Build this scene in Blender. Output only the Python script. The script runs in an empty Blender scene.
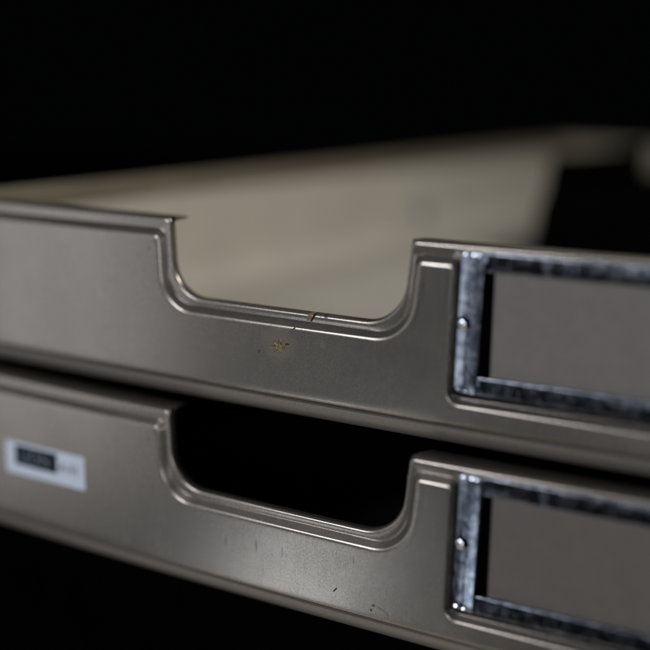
import bpy, math, random
from mathutils import Vector, Matrix
random.seed(4)
S = 0.001                      # everything below is in millimetres
sc = bpy.context.scene
C = sc.collection
PI = math.pi

# ------------------------------------------------------------------ helpers
def lerp(a, b, t): return a + (b - a) * t

class MB:
    """collects vertices (mm) and faces, builds one mesh object"""
    def __init__(self): self.v = []; self.f = []; self.sharp = False
    def grid(self, rows, closed=False, flip=False):
        b = len(self.v); n = len(rows[0])
        for r in rows: self.v += [tuple(p) for p in r]
        for i in range(len(rows) - 1):
            for j in range(n if closed else n - 1):
                k = (j + 1) % n
                q = [b + i*n + j, b + i*n + k, b + (i+1)*n + k, b + (i+1)*n + j]
                self.f.append(q[::-1] if flip else q)
    def face(self, pts, flip=False):
        b = len(self.v); self.v += [tuple(p) for p in pts]
        q = list(range(b, b + len(pts))); self.f.append(q[::-1] if flip else q)
    def build(self, name, mat, parent=None, smooth=True, angle=40, off=(0, 0, 0)):
        me = bpy.data.meshes.new(name)
        me.from_pydata([((x+off[0])*S, (y+off[1])*S, (z+off[2])*S) for x, y, z in self.v], [], self.f)
        import bmesh
        bm = bmesh.new(); bm.from_mesh(me)
        bmesh.ops.remove_doubles(bm, verts=bm.verts, dist=2e-6)
        bmesh.ops.recalc_face_normals(bm, faces=bm.faces)
        bm.to_mesh(me); bm.free()
        if smooth:
            me.shade_smooth()
            me.set_sharp_from_angle(angle=math.radians(angle))
        o = bpy.data.objects.new(name, me); C.objects.link(o)
        me.materials.append(mat)
        if parent: o.parent = parent
        return o

def fillet(pts, rad, n=6):
    """polyline (2d) with its inner corners rounded"""
    out = [Vector(pts[0])]
    for i in range(1, len(pts) - 1):
        p = Vector(pts[i]); a = Vector(pts[i-1]) - p; b = Vector(pts[i+1]) - p
        r = rad[i] if isinstance(rad, (list, tuple)) else rad
        if r <= 0: out.append(p); continue
        ang = a.angle(b); t = r / math.tan(ang / 2)
        t = min(t, a.length * .49, b.length * .49); r = t * math.tan(ang / 2)
        a.normalize(); b.normalize()
        c = p + (a + b).normalized() * (r / math.sin(ang / 2))
        s = p + a * t - c; e = p + b * t - c
        w = s.angle(e)
        for k in range(n + 1):
            f = k / n
            d = (s * math.sin((1-f)*w) + e * math.sin(f*w)) / math.sin(w) if w > 1e-5 else s.lerp(e, f)
            out.append(c + d)
    out.append(Vector(pts[-1]))
    return out

def resample(pts, step):
    out = [pts[0]]
    for a, b in zip(pts, pts[1:]):
        n = max(1, int((b - a).length / step))
        for k in range(1, n + 1): out.append(a.lerp(b, k / n))
    return out

def empty(name, label, cat, loc, group=None):
    o = bpy.data.objects.new(name, None); C.objects.link(o)
    o.location = [c * S for c in loc]
    o['label'] = label; o['category'] = cat
    if group: o['group'] = group
    o.empty_display_size = .02
    return o

# ------------------------------------------------------------------ materials
class NT:
    def __init__(self, name):
        self.m = bpy.data.materials.new(name); self.m.use_nodes = True
        self.t = self.m.node_tree; self.b = self.t.nodes['Principled BSDF']
    def n(self, kind, **kw):
        nd = self.t.nodes.new(kind)
        for k, v in kw.items():
            if k in nd.inputs: nd.inputs[k].default_value = v
            else: setattr(nd, k, v)
        return nd
    def l(self, a, b): self.t.links.new(a, b)
    def math(self, op, a, b=None, clamp=False):
        nd = self.t.nodes.new('ShaderNodeMath'); nd.operation = op; nd.use_clamp = clamp
        for i, x in enumerate((a, b)):
            if x is None: continue
            if isinstance(x, (int, float)): nd.inputs[i].default_value = x
            else: self.l(x, nd.inputs[i])
        return nd.outputs[0]
    def mix(self, fac, a, b):
        nd = self.t.nodes.new('ShaderNodeMix'); nd.data_type = 'RGBA'
        for k, x in ((0, fac), (6, a), (7, b)):
            if isinstance(x, (int, float)): nd.inputs[k].default_value = x
            elif isinstance(x, tuple): nd.inputs[k].default_value = (*x, 1)
            else: self.l(x, nd.inputs[k])
        return nd.outputs[2]
    def smooth(self, x, lo, hi, a=0., b=1.):
        nd = self.t.nodes.new('ShaderNodeMapRange'); nd.interpolation_type = 'SMOOTHSTEP'
        self.l(x, nd.inputs[0]); nd.inputs[1].default_value = lo; nd.inputs[2].default_value = hi
        nd.inputs[3].default_value = a; nd.inputs[4].default_value = b
        return nd.outputs[0]
    def coord(self):
        if not hasattr(self, 'co'):
            tc = self.n('ShaderNodeTexCoord')
            sep = self.n('ShaderNodeVectorMath', operation='SCALE'); sep.inputs['Scale'].default_value = 1000
            self.l(tc.outputs['Object'], sep.inputs[0]); self.co = sep.outputs[0]   # millimetres
        return self.co
    def noise(self, scale, detail=3, rough=.55, stretch=None):
        nd = self.n('ShaderNodeTexNoise'); nd.inputs['Scale'].default_value = scale
        nd.inputs['Detail'].default_value = detail; nd.inputs['Roughness'].default_value = rough
        if stretch:
            mp = self.n('ShaderNodeMapping'); mp.inputs['Scale'].default_value = stretch
            self.l(self.coord(), mp.inputs[0]); self.l(mp.outputs[0], nd.inputs['Vector'])
        else: self.l(self.coord(), nd.inputs['Vector'])
        return nd.outputs[0]
    def blob(self, u, z, ru, rz, deg=0, amp=.5, ns=1.5, soft=.35, thresh=1.):
        """ragged elliptical mark on the face at (u, z) mm"""
        mp = self.n('ShaderNodeMapping'); mp.vector_type = 'TEXTURE'
        mp.inputs['Location'].default_value = (u, 0, z)
        mp.inputs['Rotation'].default_value = (0, math.radians(-deg), 0)
        mp.inputs['Scale'].default_value = (ru, 1e6, rz)
        self.l(self.coord(), mp.inputs[0])
        ln = self.n('ShaderNodeVectorMath', operation='LENGTH'); self.l(mp.outputs[0], ln.inputs[0])
        d = self.math('ADD', ln.outputs['Value'], self.math('MULTIPLY', self.math('SUBTRACT', self.noise(ns, 4), .5), amp * 2))
        return self.smooth(d, thresh - soft, thresh + soft, 1., 0.)

def paint(name, base, marks, zoff, met=.78, specks=(), radd=0.):
    """warm grey metallic stove enamel with fine flake, wear and marks"""
    k = NT(name); b = k.b
    flake = k.noise(2.6, 3, .7)
    broad = k.noise(.035, 4, .6)
    streak = k.noise(.8, 4, .65, (1., 1., .10))
    dust = k.noise(.55, 5, .7)
    c = k.mix(k.smooth(flake, .22, .78), tuple(x*.76 for x in base), tuple(min(1, x*1.24) for x in base))
    c = k.mix(k.smooth(broad, .3, .75, 0, .15), c, tuple(x*.8 for x in base))
    c = k.mix(k.smooth(dust, .64, .82, 0, .10), c, (.36, .34, .30))
    rough = k.math('ADD', k.smooth(k.noise(5., 2, .5), .2, .8, .235, .275), k.smooth(streak, .4, .75, 0., .012))
    rough = k.math('ADD', rough, k.smooth(broad, .3, .75, -.015, .03))
    metal = None
    for (u, z, ru, rz, deg, amp, ns, soft, col, op) in marks:
        m = k.blob(u, z + zoff, ru, rz, deg, amp, ns, soft)
        m = k.math('MULTIPLY', m, op)
        c = k.mix(m, c, col)
        rough = k.math('ADD', rough, k.math('MULTIPLY', m, .25))
        if op >= .75: metal = m if metal is None else k.math('MAXIMUM', metal, m)
    base_met = met
    for (u, z, ru, rz) in specks:
        # broken paint: ochre, dark and pale flecks, densest in the middle
        mp = k.n('ShaderNodeMapping'); mp.vector_type = 'TEXTURE'
        mp.inputs['Location'].default_value = (u, 0, z + zoff); mp.inputs['Scale'].default_value = (ru, 1e6, rz)
        k.l(k.coord(), mp.inputs[0])
        ln = k.n('ShaderNodeVectorMath', operation='LENGTH'); k.l(mp.outputs[0], ln.inputs[0])
        r2 = k.math('POWER', ln.outputs['Value'], 2.)
        for ns, st, t0, fall, col in ((1.2, (1., 1., 1.1), .41, .16, (.17, .14, .065)), (1.9, (1.1, 1., .9), .475, .12, (.40, .35, .18)), (1.7, (.9, 1.2, 1.05), .485, .10, (.02, .017, .013))):
            m = k.smooth(k.math('SUBTRACT', k.noise(ns, 3, .6, st), k.math('MULTIPLY', r2, fall)), t0, t0 + .05)
            c = k.mix(k.math('MULTIPLY', m, .85), c, col)
            metal = k.math('MAXIMUM', metal, k.math('MULTIPLY', m, .85))
    if metal is not None: k.l(k.math('MULTIPLY', k.math('SUBTRACT', 1., metal), base_met), b.inputs['Metallic']); k.l(k.math('MULTIPLY', k.math('SUBTRACT', 1., metal), .5), b.inputs['Specular IOR Level'])
    else: b.inputs['Metallic'].default_value = base_met
    k.l(c, b.inputs['Base Color']); k.l(k.math('ADD', rough, radd), b.inputs['Roughness'])
    bp = k.n('ShaderNodeBump'); bp.inputs['Strength'].default_value = .035; bp.inputs['Distance'].default_value = .00006
    k.l(k.noise(4.5, 1, .5, (1., 1., .45)), bp.inputs['Height']); k.l(bp.outputs[0], b.inputs['Normal'])
    return k.m

def simple(name, col, rough, metal=0., spec=.5, var=.15, ns=.2, bump=0.):
    k = NT(name); b = k.b
    nz = k.noise(ns, 5, .65)
    c = k.mix(k.smooth(nz, .3, .7), tuple(x*(1-var) for x in col), tuple(min(1, x*(1+var)) for x in col))
    k.l(c, b.inputs['Base Color']); b.inputs['Roughness'].default_value = rough
    b.inputs['Metallic'].default_value = metal; b.inputs['Specular IOR Level'].default_value = spec
    if bump:
        bp = k.n('ShaderNodeBump'); bp.inputs['Strength'].default_value = bump; bp.inputs['Distance'].default_value = .0001
        k.l(k.noise(1.2, 4), bp.inputs['Height']); k.l(bp.outputs[0], b.inputs['Normal'])
    return k.m

def chrome(name):
    k = NT(name); b = k.b
    fine = k.noise(.9, 6, .75); tar = k.noise(.45, 6, .7)
    hair = k.noise(1.6, 4, .7, (1., 1., .18))
    c = k.mix(k.smooth(tar, .38, .68), (.17, .195, .24), (.62, .66, .71))
    c = k.mix(k.smooth(fine, .56, .72, 0, .6), c, (.10, .11, .135))
    c = k.mix(k.smooth(k.noise(1.1, 5, .7, (1., 1., .10)), .50, .68, 0, .55), c, (.10, .12, .17))
    k.l(c, b.inputs['Base Color']); b.inputs['Metallic'].default_value = 1.
    k.l(k.math('ADD', k.smooth(hair, .35, .7, .07, .22), k.smooth(tar, .3, .7, .0, .06)), b.inputs['Roughness'])
    bp = k.n('ShaderNodeBump'); bp.inputs['Strength'].default_value = .18; bp.inputs['Distance'].default_value = .00015
    k.l(k.math('ADD', fine, hair), bp.inputs['Height']); k.l(bp.outputs[0], b.inputs['Normal'])
    return k.m

# ------------------------------------------------------------------ tray measures (mm)
P = 50.22              # stacking pitch
BASE = 48.72           # top edge of the front above the tray's foot
UL, UR = -121.14, 141.0
RC = 5.0               # rounded front corners
DEPTH = 563.0
H_EMB = 1.5            # height of the embossed face
ZSEAM = -43.1
def bow(u): return 2.387 * ((u - 3.93) / 100) ** 2
UCL, UCR = UL - 1.1 + RC, UR + 1.1 - RC
EXT = RC * PI / 2 + 2.5

def surf(u, h, z):
    """point of the front skin: along the front u, proud of it by h, height z"""
    if u < UCL:
        a = (UCL - u) / RC; y0 = bow(UCL)
        if a <= PI/2: return (UCL - (RC+h)*math.sin(a), y0 + RC - (RC+h)*math.cos(a), z)
        return (UCL - RC - h, y0 + RC + (UCL - u) - RC*PI/2, z)
    if u > UCR:
        a = (u - UCR) / RC; y0 = bow(UCR)
        if a <= PI/2: return (UCR + (RC+h)*math.sin(a), y0 + RC - (RC+h)*math.cos(a), z)
        return (UCR + RC + h, y0 + RC + (u - UCR) - RC*PI/2, z)
    return (u, bow(u) - h, z)

NL, NR, ND, SL = -36.2, 34.8, 20.5, .074
XL, XR = UCL - EXT, UCR + EXT
HOLD_R = 131.0

def usteps(a, b, step=2.5):
    n = max(1, int(abs(b - a) / step)); return [lerp(a, b, i / n) for i in range(n + 1)]

def notch_path(dt, ds, db, r_top=1.4, rl=10., rr=17.):
    """open path left end - notch - right end, moved into the sheet by dt (top), ds (sides), db (bottom)"""
    zt = -dt; zb = -ND - db
    l = lambda z: NL - ds - SL * z * 1.0
    r = lambda z: NR + ds + .10 * z
    pts = [(XL, zt), (l(zt), zt), (l(zb), zb), (r(zb), zb), (r(zt), zt), (XR, zt)]
    d = (ds + db) / 2
    return pts, [0, r_top, rl + d, rr + d, r_top, 0]

def front_panel(mat, parent):
    mb = MB()
    NA = 14
    # --- rim: rolled edge and flat border round the cut-out
    prof = fillet([(0, -2.2), (0, .1), (1.95, .1)], [0, 1.85, 0], 14)
    prof = [(p.x, p.y) for p in prof]
    def rim_loop(d, h, last=False):
        k = 1.25 if last else d
        pts, rad = notch_path(3.25 if last else d, 1.6 if last else d*.72, 2.2 if last else d)
        if last:
            # behind the label holder the border is only a narrow strip
            hz = -1.15
            pts = pts[:5] + [(45.6, pts[4][1]), (46.3, hz), (HOLD_R - .6, hz), (HOLD_R + .2, -3.25), (XR, -3.25)]
            rad = rad[:5] + [0, 0, 0, 0, 0]
        return pts, rad
    loops = []
    def sample(pts, rad, h):
        # fixed number of samples per segment so that loops can be joined
        f = []
        fl = fillet(pts[:6] if len(pts) == 6 else pts[:5] + [pts[5]], rad[:6] if len(rad) == 6 else rad[:5] + [0], NA)
        # fl: start, 4 corners x (NA+1), end
        f.append((fl[0], 40)); idx = 1; segs = []
        arcs = [fl[1 + i*(NA+1): 1 + (i+1)*(NA+1)] for i in range(4)]
        out = []
        def seg(a, b, n): return [a.lerp(b, i / n) for i in range(n)]
        out += seg(fl[0], arcs[0][0], 40); out += arcs[0][:-1]
        out += seg(arcs[0][-1], arcs[1][0], 8); out += arcs[1][:-1]
        out += seg(arcs[1][-1], arcs[2][0], 24); out += arcs[2][:-1]
        out += seg(arcs[2][-1], arcs[3][0], 8); out += arcs[3][:-1]
        st = arcs[3][-1]
        if len(pts) == 6:
            marks = [Vector((45.6, pts[4][1])), Vector((46.3, pts[4][1])), Vector((HOLD_R - .6, pts[4][1])), Vector((HOLD_R + .2, pts[4][1])), Vector(pts[5])]
        else: marks = [Vector(p) for p in pts[5:]]
        for m, n in zip(marks, (6, 3, 40, 3, 8)):
            out += seg(st, m, n); st = m
        out.append(st)
        return [surf(p.x, h, p.y) for p in out]
    for d, h in prof: loops.append(sample(*rim_loop(d, h), h))
    loops.append(sample(*rim_loop(0, 0, True), 0.0))
    mb.grid(loops)
    # the holder opening drops back from the narrow strip
    us = usteps(46.3, HOLD_R - .6)
    mb.grid([[surf(u, 0, -1.15) for u in us], [surf(u, -.15, -1.3) for u in us], [surf(u, -4.2, -1.3) for u in us]])
    # --- embossed face: crest path, running round the cut-out and round the holder recess
    zt = -5.05; zb = -24.55; ds = 3.4
    l = lambda z: NL - ds - SL * z; r = lambda z: NR + ds + .10 * z
    hb = -37.75
    cp = [(XL, zt), (l(zt), zt), (l(zb), zb), (r(zb), zb), (r(zt), zt), (46.1, zt), (45.85, hb), (HOLD_R, hb), (HOLD_R, zt), (XR, zt)]
    cr = [0, 1.2, 14.6, 20.5, .9, .8, 3.2, 3.2, .8, 0]
    path = resample(fillet(cp, cr, 14), 1.6)
    n = len(path)
    nor = []
    for i in range(n):
        t = path[min(n-1, i+1)] - path[max(0, i-1)]; t.normalize()
        nor.append(Vector((-t.y, t.x)))           # away from the face
    def width(p):
        if p.x > 46.1 + .2 and p.x < HOLD_R - .2:
            return lerp(.7, 1.55, min(1, max(0, (-p.y - 33.5) / 3.5)))
        if 44.9 < p.x <= 46.4 and p.y < zt - .3: return .7
        if HOLD_R - .3 <= p.x < HOLD_R + 1.3 and p.y < zt - .3: return .7
        if p.y < -22: return 1.85
        if p.y < zt - 1.2: return 1.9
        return 2.05
    w = [width(p) for p in path]
    for _ in range(3):
        w = [w[0]] + [(w[i-1] + 2*w[i] + w[i+1]) / 4 for i in range(1, n-1)] + [w[-1]]
    inhold = [(45.2 < p.x < HOLD_R + .7 and p.y < zt - .2) for p in path]
    pr = fillet([(1.45, -.04), (1.02, .0), (.0, H_EMB), (-.75, H_EMB)], [0, .15, .62, 0], 8)
    pr = [(q.x, q.y) for q in pr]
    rows = []
    def row(fr, h, deep=False):
        return [surf((p + q*ww*fr).x, h, (p + q*ww*fr).y) for p, q, ww in zip(path, nor, w)]
    first = [surf((p + q*ww*(1.08 if hd else 1.6)).x, -4.2 if hd else -.12, (p + q*ww*(1.08 if hd else 1.6)).y) for p, q, ww, hd in zip(path, nor, w, inhold)]
    rows.append(first)
    for fr, h in pr:
        if fr > 1.05: 
            rows.append([surf((p + q*ww*(1.06 if hd else fr)).x, -.3 if hd else h, (p + q*ww*(1.06 if hd else fr)).y) for p, q, ww, hd in zip(path, nor, w, inhold)])
        else: rows.append(row(fr, h))
    last = [(p + q*ww*pr[-1][0]) for p, q, ww in zip(path, nor, w)]
    # face proper down to the rounded bottom edge
    zl = ZSEAM + 1.3
    keys = [(0, XL)]
    # arc-length along the path to a place on the bottom edge (monotone)
    def bottom_u(p, i):
        return None
    # anchor vertices
    def nearest(pt): return min(range(n), key=lambda i: (path[i] - Vector(pt)).length)
    anch = [(0, XL), (nearest((l(-9), -7)), -56), (nearest((l(zb)+6, zb)), -30), (nearest((r(zb)-6, zb)), 24), (nearest((r(zt), zt)), 39.5), (nearest((46, zt)), 42.5), (nearest((46, -34)), 44.5), (nearest((49.5, hb)), 50.), (nearest((HOLD_R-3.5, hb)), HOLD_R-3.5), (nearest((HOLD_R, -34)), HOLD_R+1.2), (nearest((HOLD_R, zt)), HOLD_R+2.5), (n-1, XR)]
    bu = []
    for i in range(n):
        for (ia, ua), (ib, ub) in zip(anch, anch[1:]):
            if ia <= i <= ib: bu.append(lerp(ua, ub, (i-ia)/max(1, ib-ia))); break
    R = 14
    for kx in range(1, R + 1):
        f = kx / R
        rows.append([surf(lerp(p.x, u, f), H_EMB, lerp(p.y, zl, f)) for p, u in zip(last, bu)])
    for a in range(1, 8):
        t = a / 7 * PI / 2
        rows.append([surf(u, H_EMB - 1.3 + 1.3*math.cos(t), zl - 1.3*math.sin(t)) for u in bu])
    rows.append([surf(u, -2.2, ZSEAM) for u in bu])
    mb.grid(rows)
    # --- folded top flange, cut back at the opening
    def flange(pairs):
        rws = []
        for h, z in ((-1.2, -.015), (-5, -.02), (-9.4, -.45), (-9.9, -.7), (-9.9, -1.0), (-5, -.95), (-1.2, -.95)):
            f = (-h - 1.2) / 8.7
            rws.append([surf(lerp(a, b, f), h, z) for a, b in pairs])
        mb.grid(rws)
        for e in (0, -1): mb.face([r_[e] for r_ in rws])
    flange([(u, u if i < 38 else lerp(u, -37.9, (i-37)/3)) for i, u in enumerate(lerp(UCL, -35.3, k/40) for k in range(41))])
    flange([(u, lerp(36.3, u, min(1, i/3)) if i < 3 else u) for i, u in enumerate(lerp(34.6, UCR, k/40) for k in range(41))])
    # back sheet so that the panel is not open behind
    us = [u for u in usteps(UCL, NL - 6)]
    mb.grid([[surf(u, -2.2, -1.) for u in us], [surf(u, -2.2, ZSEAM) for u in us]])
    us = usteps(NL - 6, 45, 2.5)
    mb.grid([[surf(u, -2.2, -24.) for u in us], [surf(u, -2.2, ZSEAM) for u in us]])
    # pan behind the label holder
    us = usteps(44.5, HOLD_R + 1.5)
    o = mb.build('front_panel', mat, parent, angle=50, off=(0, 0, BASE))
    mb = MB(); mb.grid([[surf(u, h, -.9) for u in us] if k in (0, 3) else [surf(u, h, -39.) for u in us] for k, h in ((0, -4.1), (1, -4.1), (2, -4.9), (3, -4.9))])
    mb.build('backing_plate', M['backing'], o, off=(0, 0, BASE))
    return o

def label_frame(mat, parent, shift=(0, 0, 0)):
    """bright plated holder: two rails, with a folded clip over each end"""
    def rail(mb, z0, z1, flip=1):
        # cross-section in (z, h)
        pts = fillet([(z0, -1.2), (z0, .66), (lerp(z0, z1, .45), .69), (z1, .66), (z1, -3.4)], [0, .3, 1., .3, 0], 5)
        us = usteps(49, HOLD_R - 3, 4)
        mb.grid([[surf(u, p.y, p.x) for u in us] for p in pts])
    fr = MB()
    rail(fr, -1.35, -5.75); rail(fr, -34.75, -30.45)
    o = fr.build('label_frame', mat, parent, off=(0, 0, BASE))
    def clip(u_out, sgn):
        mb = MB()
        zt, zb = -1.25, -34.6
        sec = fillet([(0, -1.0), (0, .6), (2.75, 1.25), (3.0, 1.0), (5.9, 1.7), (5.9, -3.6)], [0, .35, .25, .25, .35, 0], 5)
        zs = [zt - .0, zt - .08, zt - .25, zt - .5] + [lerp(zt - .5, zb + .5, k/16) for k in range(1, 16)] + [zb + .5, zb + .25, zb + .08, zb]
        drop = [.55, .25, .06, 0] + [0]*15 + [0, .06, .25, .55]
        rows = []
        for z, dp in zip(zs, drop):
            sk = (z - zt) * .019
            rows.append([surf(u_out + sgn*(p.x + dp*.3*(1 if p.x < 2 else -1 if p.x > 4 else 0)) + sk, p.y - dp, z) for p in sec])
        mb.grid(rows)
        for e in (0, -1):
            mb.face(rows[e])
        c = mb.build('end_clip', mat, o, off=(0, 0, BASE))
        if sgn < 0: return c
        for du, z, r_ in ((1.1, zt - .75, .17), (3.3, zt - .75, .22), (4.6, zt - .75, .18), (1.3, zb + .8, .25 if shift[2] else .1), (3.3, zb + .6, .2 if shift[2] else .1)):
            # added polished discs, tilted to throw a lamp glint at the camera
            hh = (.6 + .65*du/2.75 if du < 2.9 else 1.0 + .7*(du - 3)/2.9) + .22
            c0 = Vector(surf(u_out + sgn*du + (z - zt)*.019, hh, z))
            cw = c0 + Vector(shift); v1 = (Vector((150.5, -239.6, 33.7)) - cw).normalized(); v2 = (Vector((-420, -1060, 421)) - cw).normalized()
            nn = (v1 + v2).normalized(); t1 = nn.cross(Vector((0, 0, 1))).normalized(); t2 = nn.cross(t1)
            rr = [[c0 + nn*(-.8, -.03, 0, .004)[q4] + (t1*math.cos(q*PI/8) + t2*math.sin(q*PI/8))*r_*(1, 1, .9, .02)[q4] for q in range(16)] for q4 in range(4)]
            pm = MB(); pm.grid(rr, closed=True)
            pm.build('glint_disc', M['glint'], o, angle=25, off=(0, 0, BASE))
        return c
    clip(47.75, 1); clip(HOLD_R - 1.0, -1)
    def rivet(u, z):
        mb = MB(); rows = []
        for k in range(8):
            t = k / 7 * PI/2; rad = 1.8*math.cos(t) if k < 7 else .02
            rows.append([surf(u + rad*math.cos(a), 1.0 + 1.4*math.sin(t), z + rad*math.sin(a)) for a in [q*PI/10 for q in range(20)]])
        mb.grid(rows, closed=True)
        mb.build('rivet', M['rivet'], o, off=(0, 0, BASE))
    rivet(49.3, -18.); rivet(HOLD_R - 2.6, -18.)
    return o

def card(mat, parent):
    mb = MB(); us = usteps(55.6, HOLD_R - 8, 4)
    rows = [[surf(u, h, z) for u in us] for h, z in ((-1.3, -2.), (-.6, -2.), (-.6, -17.), (-.6, -33.6), (-1.3, -33.6), (-1.3, -2.))]
    mb.grid(rows)
    for e in (0, -1): mb.face([r[e] for r in rows[:5]])
    return mb.build('blank_card', mat, parent, smooth=False, off=(0, 0, BASE))

ZF = -45.2     # inside floor
COVE = 24.
def side_wall(side, mat, parent):
    x0 = UL if side < 0 else UR
    s = 1 if side < 0 else -1          # towards the inside
    y0, y1 = 7.0, DEPTH - 14
    # rolled rim
    rim = fillet([(x0 - s*1.1, -.8), (x0 - s*1.1, 1.5), (x0 + s*1.7, 1.5), (x0 + s*1.7, -4.9), (x0, -5.3)], [0, 1.2, 1.4, .5, 0], 7)
    cv = fillet([(x0 - s*1.1, ZF - 1), (x0 - s*1.1, -.9), (x0, -.9), (x0, ZF), (x0 + s*26, ZF)], [0, 0, 0, COVE, 0], 12)
    sec = [(p.x, p.y) for p in cv]
    ys = [lerp(y0, y1, k / 20) for k in range(21)]
    mb = MB(); mb.grid([[(x, y, z) for x, z in sec] for y in ys])
    o = mb.build('side_wall', mat, parent, off=(0, 0, BASE))
    mb = MB(); mb.grid([[(p.x, y, p.y) for p in rim + [Vector((x0 - s*1.1, -.8))]] for y in ys])
    for y in (y0, y1): mb.face([(p.x, y, p.y) for p in rim])
    mb.build('rolled_rim', M['rim'], o, off=(0, 0, BASE))
    return o

def back_wall(mat, parent):
    """plain back with rounded rear corners and a deep rolled rim"""
    RB = 12.
    pl = fillet([(UL, DEPTH - 14.5), (UL, DEPTH), (UR, DEPTH), (UR, DEPTH - 14.5)], [0, RB, RB, 0], 10)
    po = fillet([(UL - 1.1, DEPTH - 14.5), (UL - 1.1, DEPTH + 1.1), (UR + 1.1, DEPTH + 1.1), (UR + 1.1, DEPTH - 14.5)], [0, RB + 1.1, RB + 1.1, 0], 10)
    mb = MB()
    mb.grid([[(p.x, p.y, ZF - 1) for p in pl], [(p.x, p.y, -.9) for p in pl], [(p.x, p.y, -.9) for p in po], [(p.x, p.y, ZF - 1) for p in po]])
    o = mb.build('back_wall', mat, parent, off=(0, 0, BASE))
    pi = fillet([(UL + 1.7, DEPTH - 14), (UL + 1.7, DEPTH - 1.7), (UR - 1.7, DEPTH - 1.7), (UR - 1.7, DEPTH - 14)], [0, RB - 1.7, RB - 1.7, 0], 10)
    mb = MB()
    mb.grid([[(p.x, p.y, -16.) for p in pi], [(p.x, p.y, .6) for p in pi], [(p.x, p.y, 1.5) for p in pl], [(p.x, p.y, .8) for p in po], [(p.x, p.y, -4.) for p in po]])
    mb.build('rolled_rim', M['rim'], o, off=(0, 0, BASE))
    return o

def floor_sheet(mat, parent):
    mb = MB()
    us = usteps(UL + 25.5, UR - 25.5, 6)
    rows = [[(u, bow(u) + 3.2, ZF) for u in us]] + [[(u, lerp(8, DEPTH - 1, k/20), ZF) for u in us] for k in range(21)]
    mb.grid(rows)
    return mb.build('floor', mat, parent, off=(0, 0, BASE))

def base_pan(mat, parent):
    """the recessed, rounded underside that shows as a lip below the front"""
    mb = MB()
    us = usteps(UL + 2, UR - 2, 4)
    sec = [Vector((2.2, ZSEAM + .5))] + [Vector((5.6 - 5.8*math.cos(t), ZSEAM - .75 - (BASE + ZSEAM - .75)*math.sin(t))) for t in [k/12*PI/2 for k in range(13)]] + [Vector((30, -BASE))]
    rows = [[(u, bow(u) + p.x, p.y) for u in us] for p in sec]
    rows.append([(u, DEPTH - 4, -BASE) for u in us]); rows.append([(u, DEPTH - 1, -BASE + 3) for u in us]); rows.append([(u, DEPTH - 1, ZF - .6) for u in us])
    mb.grid(rows)
    for e in (0, -1):
        mb.face([r[e] for r in rows] + [(rows[0][e][0], 4, ZF - .6)])
    return mb.build('base_pan', mat, parent, off=(0, 0, BASE))

def spot_disc(name, x, y, z, r, mat, parent):
    mb = MB(); rows = []
    for k in range(5):
        t = k / 4 * PI/2; q = r*math.cos(t) if k < 4 else .03
        rows.append([(x + 1.2*math.sin(t), y + q*math.cos(a), z + q*math.sin(a)) for a in [j*PI/12 for j in range(24)]])
    mb.grid(rows, closed=True)
    return mb.build(name, mat, parent, off=(0, 0, BASE))

def text_mesh(s, size):
    cu = bpy.data.curves.new('lettering', 'FONT'); cu.body = s; cu.size = size * S
    cu.extrude = .02 * S; cu.align_x = 'LEFT'
    o = bpy.data.objects.new('lettering', cu); C.objects.link(o)
    dg = bpy.context.evaluated_depsgraph_get()
    me = bpy.data.meshes.new_from_object(o.evaluated_get(dg))
    C.objects.unlink(o); bpy.data.objects.remove(o); bpy.data.curves.remove(cu)
    return me

def sticker(parent):
    """small glossy white maker's label on the left of the front"""
    u0, u1, z0, z1 = -97.4, -65.6, -28.5, -18.7
    tilt = math.radians(0.8)
    def pt(a, b, h):           # a along, b up, in mm from lower left
        u = u0 + a*math.cos(tilt) - b*math.sin(tilt); z = z0 - .2 + a*math.sin(tilt) + b*math.cos(tilt)
        return surf(u, h, z)
    W, Hh = u1 - u0, z1 - z0
    def patch(name, a0, a1, b0, b1, h, mat, par):
        mb = MB()
        aa = usteps(a0, a1, 2.); bb = [b0, b1]
        top = [[pt(a, b, h) for a in aa] for b in bb]
        low = [[pt(a, b0, h - .06) for a in aa]] + top + [[pt(a, b1, h - .06) for a in aa]]
        mb.grid(low)
        for e in (0, -1): mb.face([r[e] for r in low])
        return mb.build(name, mat, par, smooth=False, off=(0, 0, BASE))
    st = patch('maker_label', 0, W, 0, Hh, H_EMB + .12, M['label'], parent)
    st['label'] = 'small white sticker with a dark block and lettering'
    patch('logo_block', 3.9, 20.9, 3.0, 8.9, H_EMB + .15, M['ink'], st)
    def letters(s, size, a, b, mat, sx=1.):
        me = text_mesh(s, size)
        for v in me.vertices:
            x, y, z = v.co / S
            p = pt(a + x*sx, b + y, H_EMB + .19 + z)
            v.co = (p[0]*S, p[1]*S, (p[2] + BASE)*S)
        me.materials.clear(); me.materials.append(mat)
        o = bpy.data.objects.new('lettering', me); C.objects.link(o); o.parent = st
    letters('LION', 5.4, 5.4, 4.15, M['print_grey'], 1.02)
    letters('A-51', 3.9, 21.8, 4.0, M['ink'], 1.0)
    return st

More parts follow.
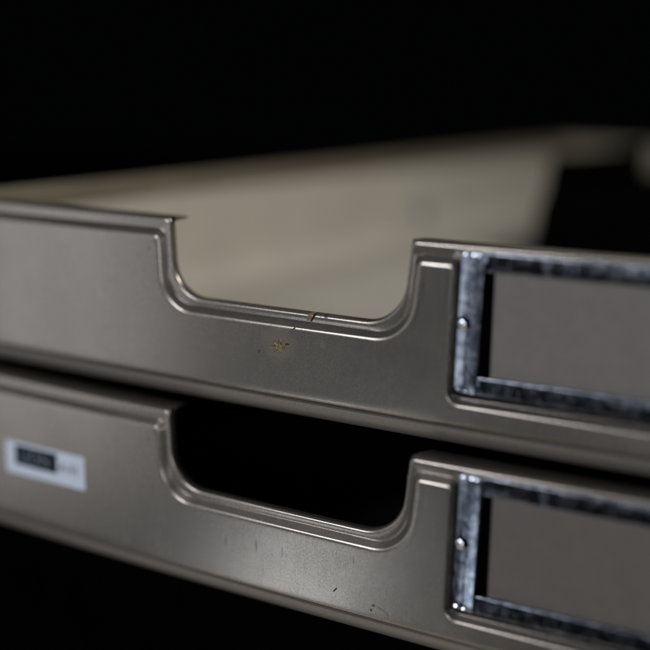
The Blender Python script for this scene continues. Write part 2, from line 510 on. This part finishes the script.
# ------------------------------------------------------------------ the materials used
BASEC = (.324, .289, .243)
K = (.008, .007, .006)
marks_up = [
    (-.6, -28.2, 4.0, 4.2, 0, .7, .5, .6, (.15, .125, .08), .5),           # faint brown halo
    (2.0, -28.95, .65, .28, 0, .6, 1.9, .15, K, .95),
    (-6.4, -31.8, .30, .45, -30, .6, 1.9, .2, K, .85),
    (7.7, -21.3, 1.1, .6, 60, 1.3, 2.2, .3, (.20, .11, .05), .8),          # rust beside the nick
    (8.8, -21.3, 1.8, .3, 60, .9, 1.8, .25, K, .95),                      # nick across the rim
    (12.2, -21.0, .5, .9, 20, 1.4, 2.2, .3, (.03, .027, .025), .7),
    (10.7, -20.9, .2, .5, 20, .9, 1.6, .3, (.06, .05, .04), .5),
    (3.9, -24.7, .7, .17, 35, .4, 1.9, .2, K, .9),
    (.2, -25.0, .8, .3, 0, .9, 1.9, .3, (.12, .10, .06), .6),
    (-3.0, -24.7, .5, .2, 0, .9, 1.9, .3, (.12, .10, .06), .5),
    (8.2, -28.2, .18, 1.5, 4, .6, .9, .5, (.12, .11, .10), .35),
    (12.4, -27.8, .8, .9, 0, .9, .9, .5, (.13, .125, .115), .35),
]
specks_up = [(-.5, -29.8, 2.4, 1.9)]
marks_low = [
    (16.5, -37.4, .8, .19, 48, .4, 1.9, .2, K, .95),
    (27.3, -38.9, .42, .32, 0, .8, 1.9, .25, K, .75),
    (26.7, -40.2, .25, .4, 15, .7, 1.9, .25, K, .85),
    (29.4, -39.4, 1.7, .10, -24, .2, 1, .3, (.04, .038, .036), .8),
    (31.2, -40.5, .11, .8, 12, .2, 1, .3, (.04, .038, .036), .75),
    (-16.6, -32.1, .5, 1.2, 0, .9, .9, .6, (.14, .13, .12), .22),
    (-7.0, -31.4, .25, 1.4, 0, .8, .9, .6, (.12, .115, .11), .26),
    (.9, -30.9, .2, 1.2, 0, .8, .9, .6, (.14, .13, .12), .2),
    (21.5, -28.6, .2, .9, 4, .6, .9, .6, (.12, .115, .11), .2),
]
M = dict(
    paint_up=paint('enamel_upper', BASEC, marks_up, BASE, specks=specks_up),
    paint_low=paint('enamel_lower', BASEC, marks_low, BASE),
    inner=simple('enamel_inside', (.445, .42, .362), .55, .0, .4, .06, .03, .15),
    inner_dark=simple('inside_shade', (.010, .010, .010), .9, .0, .1, .06, .03, .15),  # near-black colour puts the shade into the lower tray's inside
    base=paint('enamel_base', tuple(x*.75 for x in BASEC), [], 0, .45, radd=.2),
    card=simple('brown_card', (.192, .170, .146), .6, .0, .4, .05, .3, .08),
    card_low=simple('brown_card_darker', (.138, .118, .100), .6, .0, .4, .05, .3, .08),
    chrome=chrome('plated_steel'),
    glint=simple('polished_steel', (.45, .48, .52), .2, 1., .5, .02, .8),
    backing=simple('shade_backing', (.006, .006, .006), .9, 0., .05),  # near-black so the gaps round the card look deep in shade
    rivet=simple('rivet_steel', (.72, .72, .74), .14, 1., .5, .2, .8),
    label=simple('label_white', (.68, .73, .80), .3, .0, .5, .05, .2),
    ink=simple('label_ink', (.005, .011, .016), .6, .0, .03, .2, .3),
    print_grey=simple('label_print', (.17, .20, .23), .35, .0, .5, .1, .3),
    table=simple('black_table', (.001, .001, .001), 1., 0., 0., .3, .05),
    case=simple('shade_block', (.0015, .0015, .0015), .9, 0., .0, .2, .1),
    rim=simple('enamel_rim', (.20, .175, .125), .5, .3, .4, .1, .05),
    spot=simple('weld_spot', (.17, .19, .21), .4, .3, .5, .1, .2),
)

# ------------------------------------------------------------------ build the two trays
def build_tray(loc, label, mat, lower):
    t = empty('letter_tray', label, 'letter tray', loc, 'stacked metal letter trays')
    front_panel(mat, t)
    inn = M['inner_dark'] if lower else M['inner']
    label_frame(M['chrome'], t, (4.85, -6.92, -P) if lower else (0, 0, 0))
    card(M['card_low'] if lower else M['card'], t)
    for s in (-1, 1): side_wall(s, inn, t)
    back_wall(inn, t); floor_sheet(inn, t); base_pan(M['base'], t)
    spot_disc('weld_spot', UL, 337, -33., 6.5, M['spot'], t)
    if lower: sticker(t)
    return t
build_tray((0, 0, P), 'upper grey metal letter tray with chipped paint below its finger cut-out', M['paint_up'], False)
build_tray((4.85, -6.92, 0), 'lower grey metal letter tray with a small white maker label on its front', M['paint_low'], True)

def rounded_box(mb, x0, x1, y0, y1, z0, z1, r, n=5, lean=0.):
    """box whose upright and top edges are rounded"""
    def ring(ins, z):
        pts = []
        for cx, cy, a0 in ((x1-r, y1-r, 0), (x0+r, y1-r, PI/2), (x0+r, y0+r, PI), (x1-r, y0+r, 1.5*PI)):
            for k in range(n + 1):
                a = a0 + k/n*PI/2; x = cx + (r-ins)*math.cos(a)
                pts.append((x + lean*(z-z0)*(x1-x)/(x1-x0), cy + (r-ins)*math.sin(a), z))
        return pts
    rows = [ring(0, z0)] + [ring(r*.98*(1-math.cos(k/n*PI/2)), z1 - r + r*math.sin(k/n*PI/2)) for k in range(n + 1)]
    mb.grid(rows, closed=True); mb.face(rows[-1]); mb.face(rows[0], True)

# made-up black block standing in for the shade at the upper tray's back
bx = empty('shade_block', 'dark black case added for the shade in the back of the upper tray', 'case', (0, 470, P + BASE + ZF))
mb = MB(); rounded_box(mb, -45, 96, -176, 66, .02, 33., 7, lean=.15); mb.build('body', M['case'], bx)
mb = MB(); rounded_box(mb, -41, -33, -175, 0, 18, 50., 3.5, lean=.2); mb.build('raised_edge', M['case'], bx)  # taller strip added to darken the rear corner

# black top the stack stands on, the trays set flush with its front edge
mb = MB()
us = [-1500, -600, 0, 600, 1500]
sec = fillet([(1500, 0), (6, 0), (6, -28), (40, -28), (40, -700)], [0, 3, 3, 0, 0], 5)
mb.grid([[(u, p.x, p.y) for u in us] for p in sec])
tb = mb.build('tabletop', M['table'], None, off=(0, 0, -.05)); tb['kind'] = 'structure'

# ------------------------------------------------------------------ light
w = bpy.data.worlds.new('World'); sc.world = w; w.use_nodes = True
bg = w.node_tree.nodes['Background']; bg.inputs[0].default_value = (.5, .55, .65, 1); bg.inputs[1].default_value = .0015

def area(name, loc, target, size, size_y, power, col):
    li = bpy.data.lights.new(name, 'AREA'); li.shape = 'RECTANGLE'; li.size = size; li.size_y = size_y
    li.energy = power; li.color = col
    o = bpy.data.objects.new(name, li); C.objects.link(o)
    o.location = loc
    d = Vector(target) - Vector(loc); o.rotation_euler = d.to_track_quat('-Z', 'Y').to_euler()
    return o
area('window_light', (-1.0, -.80, .03), (0, 0, .08), .42, .85, 1.22, (.85, .89, 1.0))
area('upper_window_light', (-.42, -1.06, .52), (0, 0, .08), .36, .16, 6.0, (.85, .89, 1.0))
area('front_window_light', (.21, -1.08, .06), (0, 0, .08), .20, .30, 1.7, (.86, .90, 1.0))
area('low_sheen_light', (-.47, -.80, -.42), (.01, 0, .02), .11, .15, .30, (.80, .87, 1.0))  # added lamp below for the bluish sheen on the lower front
area('room_light', (.34, .12, .50), (-.12, .22, .06), .16, .16, 2.4, (1.0, .965, .92))
area('floor_bounce_fill', (-.05, -.36, -.52), (0, 0, .05), .8, .3, .5, (1.0, .93, .80))  # added fill from below to brighten the lips under the fronts

# ------------------------------------------------------------------ camera
F, YAW, PITCH, ROLL = 1142.9963, 30.0167, -11.5856, 1.1916
pos = Vector((150.4563, -239.5731, 33.6896 + P + BASE)) * S
y, p, r = (math.radians(a) for a in (YAW, PITCH, ROLL))
fwd = Vector((-math.sin(y)*math.cos(p), math.cos(y)*math.cos(p), math.sin(p)))
right = Vector((math.cos(y), math.sin(y), 0)); up = right.cross(fwd)
r2 = right*math.cos(r) + up*math.sin(r); u2 = -right*math.sin(r) + up*math.cos(r)
cam = bpy.data.cameras.new('camera'); co = bpy.data.objects.new('camera', cam); C.objects.link(co)
co.matrix_world = Matrix(((r2.x, u2.x, -fwd.x, pos.x), (r2.y, u2.y, -fwd.y, pos.y), (r2.z, u2.z, -fwd.z, pos.z), (0, 0, 0, 1)))
cam.sensor_width = 36; cam.lens = 36 * F / 650; cam.clip_start = .01; cam.clip_end = 50
cam.dof.use_dof = True; cam.dof.focus_distance = .285; cam.dof.aperture_fstop = cam.lens / 16.5
sc.camera = co
sc.view_settings.view_transform = 'Standard'; sc.view_settings.look = 'None'
sc.view_settings.exposure = 0; sc.view_settings.gamma = 1
